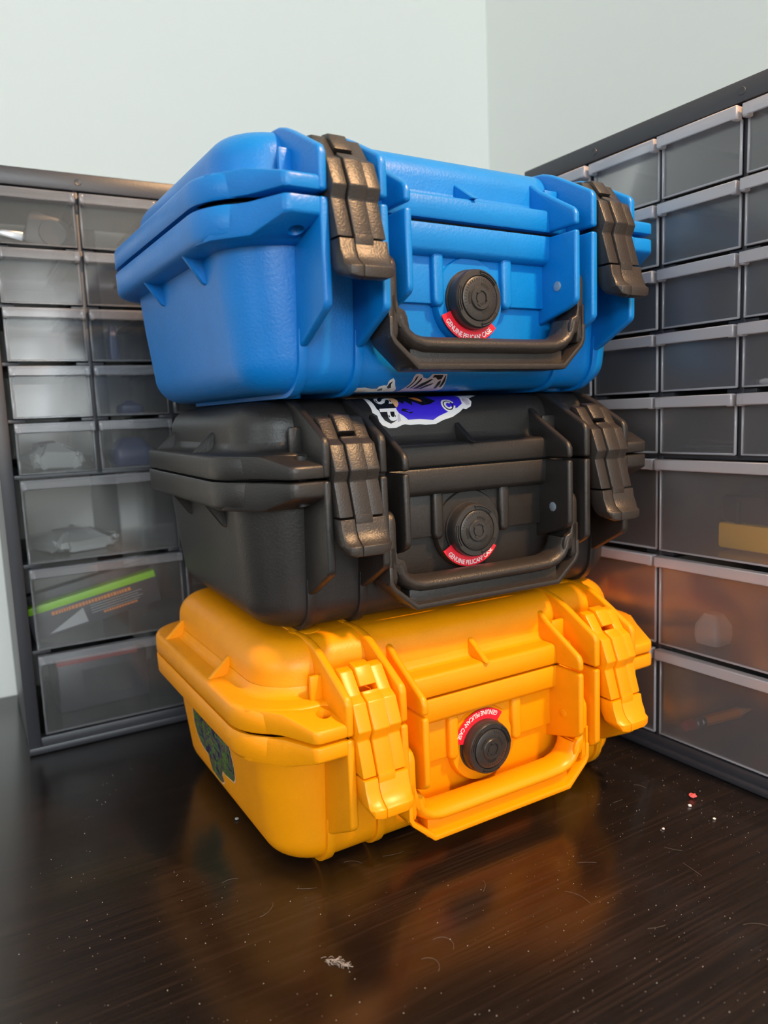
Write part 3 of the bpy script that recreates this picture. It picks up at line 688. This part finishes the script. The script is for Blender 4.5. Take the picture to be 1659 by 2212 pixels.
B.prism([(11, 2), (37, 13), (38, 2)], 'y', 11.6, 11.9)
B.build('print', ['orange_print', 'grey_print'], o)
o = inside(cabL, 57, 45, BASE + 3.2, 'carton', 'dark carton with a dull red top edge in the lowest drawer of the left cabinet', 'box', 3)
B = MB(); B.box(-33, 33, -14, 40, 0, 38, 1); B.build('carton_body', 'box_dark', o)
B = MB(); B.box(-33.3, 26, -14.4, -10, 36, 40, .3); tag(B.build('top_edge', 'maroon', o), 'dull red top edge')
B = MB(); B.box(-16, 20, -14.3, -13.8, 8, 30, 0); B.build('print', 'tape_grey', o)
# right cabinet
o = inside(cabR, 169, 31, BASE + 2 * LG + 4, 'parts_box', 'small latched box with yellow base and clear black lid in the right cabinet', 'box', -4)
B = MB(); B.box(-24, 40, -14, 26, 0, 16, 2); B.build('box_base', 'amber', o)
B = MB(); B.box(-23, 39, -13, 25, 16.4, 33, 2.5); B.box(-12, -9, -14.5, -12, 16, 30, .6); B.box(10, 13, -14.5, -12, 16, 30, .6); B.build('box_lid', 'tape_grey', o)
B = MB(); B.box(-28.5, -24, -8, 10, 4, 11, 1.5); B.build('box_handle', 'pull', o)
lump(cabR, 143, 18, BASE + LG + 4, 9, 9, 19, 'rubber_ball', 'grey round ball in the middle large drawer of the right cabinet', 'ball', 'cloudy', 0, .6)
o = inside(cabR, 132.5, 28, BASE + 7.3, 'pencil', 'short orange pencil with a pink eraser in the lowest drawer at right', 'pencil', 81)
def rodx(x0, x1, r0, r1, n=12):
    return [[(x, r_ * math.cos(2 * math.pi * i / n), r_ * math.sin(2 * math.pi * i / n)) for i in range(n)] for x, r_ in ((x0, r0), (x1, r1))]
B = MB(); B.loft(rodx(-3, 28, 3.5, 3.5, 6)); B.build('shaft', 'pencil', o)
B = MB(); B.loft(rodx(-12, -3, 3.7, 3.7)); B.loft(rodx(-10.5, -9, 4.1, 4.1)); B.loft(rodx(-6, -4.5, 4.1, 4.1)); B.build('ferrule', 'steel', o)
B = MB(); B.loft(rodx(-19, -12, 3.2, 3.6)); B.build('eraser', 'rubber', o)
B = MB(); B.loft(rodx(28, 40, 3.4, .6)); B.build('tip', 'skin_print', o)
for k, (xa, za, rr) in enumerate(((108, r5z + 1.6, 12), (106, r5z + 4.4, -6))):
    o = inside(cabR, xa + 24, 22 + 9 * k, za, 'screwdriver', ('long dark screwdriver lying at the front of the fifth row of the right cabinet', 'dark screwdriver lying behind another in the fifth row of the right cabinet')[k], 'screwdriver', rr)
    B = MB(); B.loft(rodx(-6, 26, 1.3, 1.1, 10)); B.build('blade', 'graphite', o)
    B = MB(); B.loft([p for a in (rodx(-12, -9, 1.4, 2.0, 10), rodx(-7, -4, 2.1, 1.5, 10)) for p in a]); B.build('grip', 'tape_grey', o)
o = inside(cabR, 200, 22, r4z + 1.5, 'cotton_swab', 'white stick lying in the fourth row drawer at the right edge', 'swab', 20)
B = MB(); B.loft(rodx(-25, 18, 1.1, 1.1, 8)); B.build('stick', 'white', o)
B = MB(); B.loft([p for a in (rodx(-29, -26, 1.2, 2.0, 8), rodx(-24, -23, 1.8, 1.2, 8)) for p in a]); B.build('tip', 'white', o)

# ---------------------------------------------------------------- crumbs, lint and dust on the desk
def blob(name, x, y, r, mt, label, cat):
    bm = bmesh.new(); bmesh.ops.create_icosphere(bm, subdivisions=2, radius=r)
    for v in bm.verts: v.co *= random.uniform(.7, 1.25); v.co.z *= .6
    lo2 = min(v.co.z for v in bm.verts)
    B = MB(); B.add(bm, Matrix.Translation((0, 0, -lo2))); o = B.build(name, mt); o.location = (x * MM, y * MM, ZT * MM); tag(o, label, cat)
blob('crumb', 172.8, 407.7, 2.0, 'rubber', 'pinkish crumb on the desk beside the right cabinet', 'crumb')
blob('crumb', 167, 398.4, 1.0, 'white', 'white crumb just in front of the pinkish crumb on the desk', 'crumb')
blob('crumb', 174.6, 384.1, .8, 'white', 'white crumb on the desk, nearest the right edge of the view', 'crumb')
blob('crumb', 143.6, 376.3, .8, 'white', 'white crumb on the bare desk midway between case and right cabinet', 'crumb')
blob('crumb', -91.9, 403.8, 1.1, 'cloudy', 'pale crumb on the desk close to the left end of the yellow case', 'crumb')
M['hair'] = mat('pale_hair', (0.22, 0.2, 0.18), 0.8)
M['dust'] = mat('grey_dust', (0.42, 0.38, 0.36), 0.9)
B = MB()
for i in range(620):
    while True:
        x, y = random.uniform(-190, 200), random.uniform(245, 480)
        if not (-175 < x and y > 330 + abs(x + 20) * .35 and x < 110) and random.random() < (.9 if x > 60 else .45): break
    r_ = random.choice((.08, .1, .12, .15, .22)); bm = bmesh.new(); bmesh.ops.create_icosphere(bm, subdivisions=1, radius=r_); B.add(bm, Matrix.Translation((x, y, ZT + r_ * .6)))
tag(B.build('dust', 'dust'), 'fine pale dust specks scattered over the desk top', 'dust', kind='stuff')
def fibre(B, x, y, l, a, curl, r_=.035):
    P = []
    for i in range(12):
        t = i / 11; P.append((x, y, ZT + .2 + .5 * math.sin(t * 3.1))); x += l / 11 * math.cos(a); y += l / 11 * math.sin(a); a += curl / 11
    B.tube(P, r_, r_, 5, Vector((0, 0, 1)))
B = MB()
for x, y, l, a, cu in ((88, 318, 14, 2.0, .8), (142, 346, 12, -1.3, .3), (138, 360, 9, -1.0, 1.2), (8, 287, 13, .3, -2.5), (22, 292, 14, 1.3, 2.6), (-8, 362, 12, -.1, .9), (-28, 358, 10, .2, -.8), (-65, 318, 12, .5, 1.4), (-50, 338, 10, -.4, .9), (90, 350, 10, -.3, .5), (150, 300, 13, .1, -.8), (-88, 345, 8, .6, -.5), (40, 330, 9, 1.0, 1.0), (108, 300, 9, -.2, .9), (125, 405, 8, .2, .6), (150, 420, 8, 2.2, .6)):
    fibre(B, x, y, l, a, cu)
tag(B.build('hair_fibres', 'hair'), 'thin pale hairs lying about on the desk top', 'fibres', kind='stuff')
B = MB()
for i in range(46):
    t = random.random(); fibre(B, -33 + 10 * t + random.gauss(0, .9), 289.5 - 5 * t + random.gauss(0, .9), random.uniform(1.5, 4.5), random.uniform(-1.4, .6), random.uniform(-2.5, 2.5), .07)
tag(B.build('lint_tuft', 'dust'), 'small frayed tuft of grey lint on the desk in front of the yellow case', 'lint')
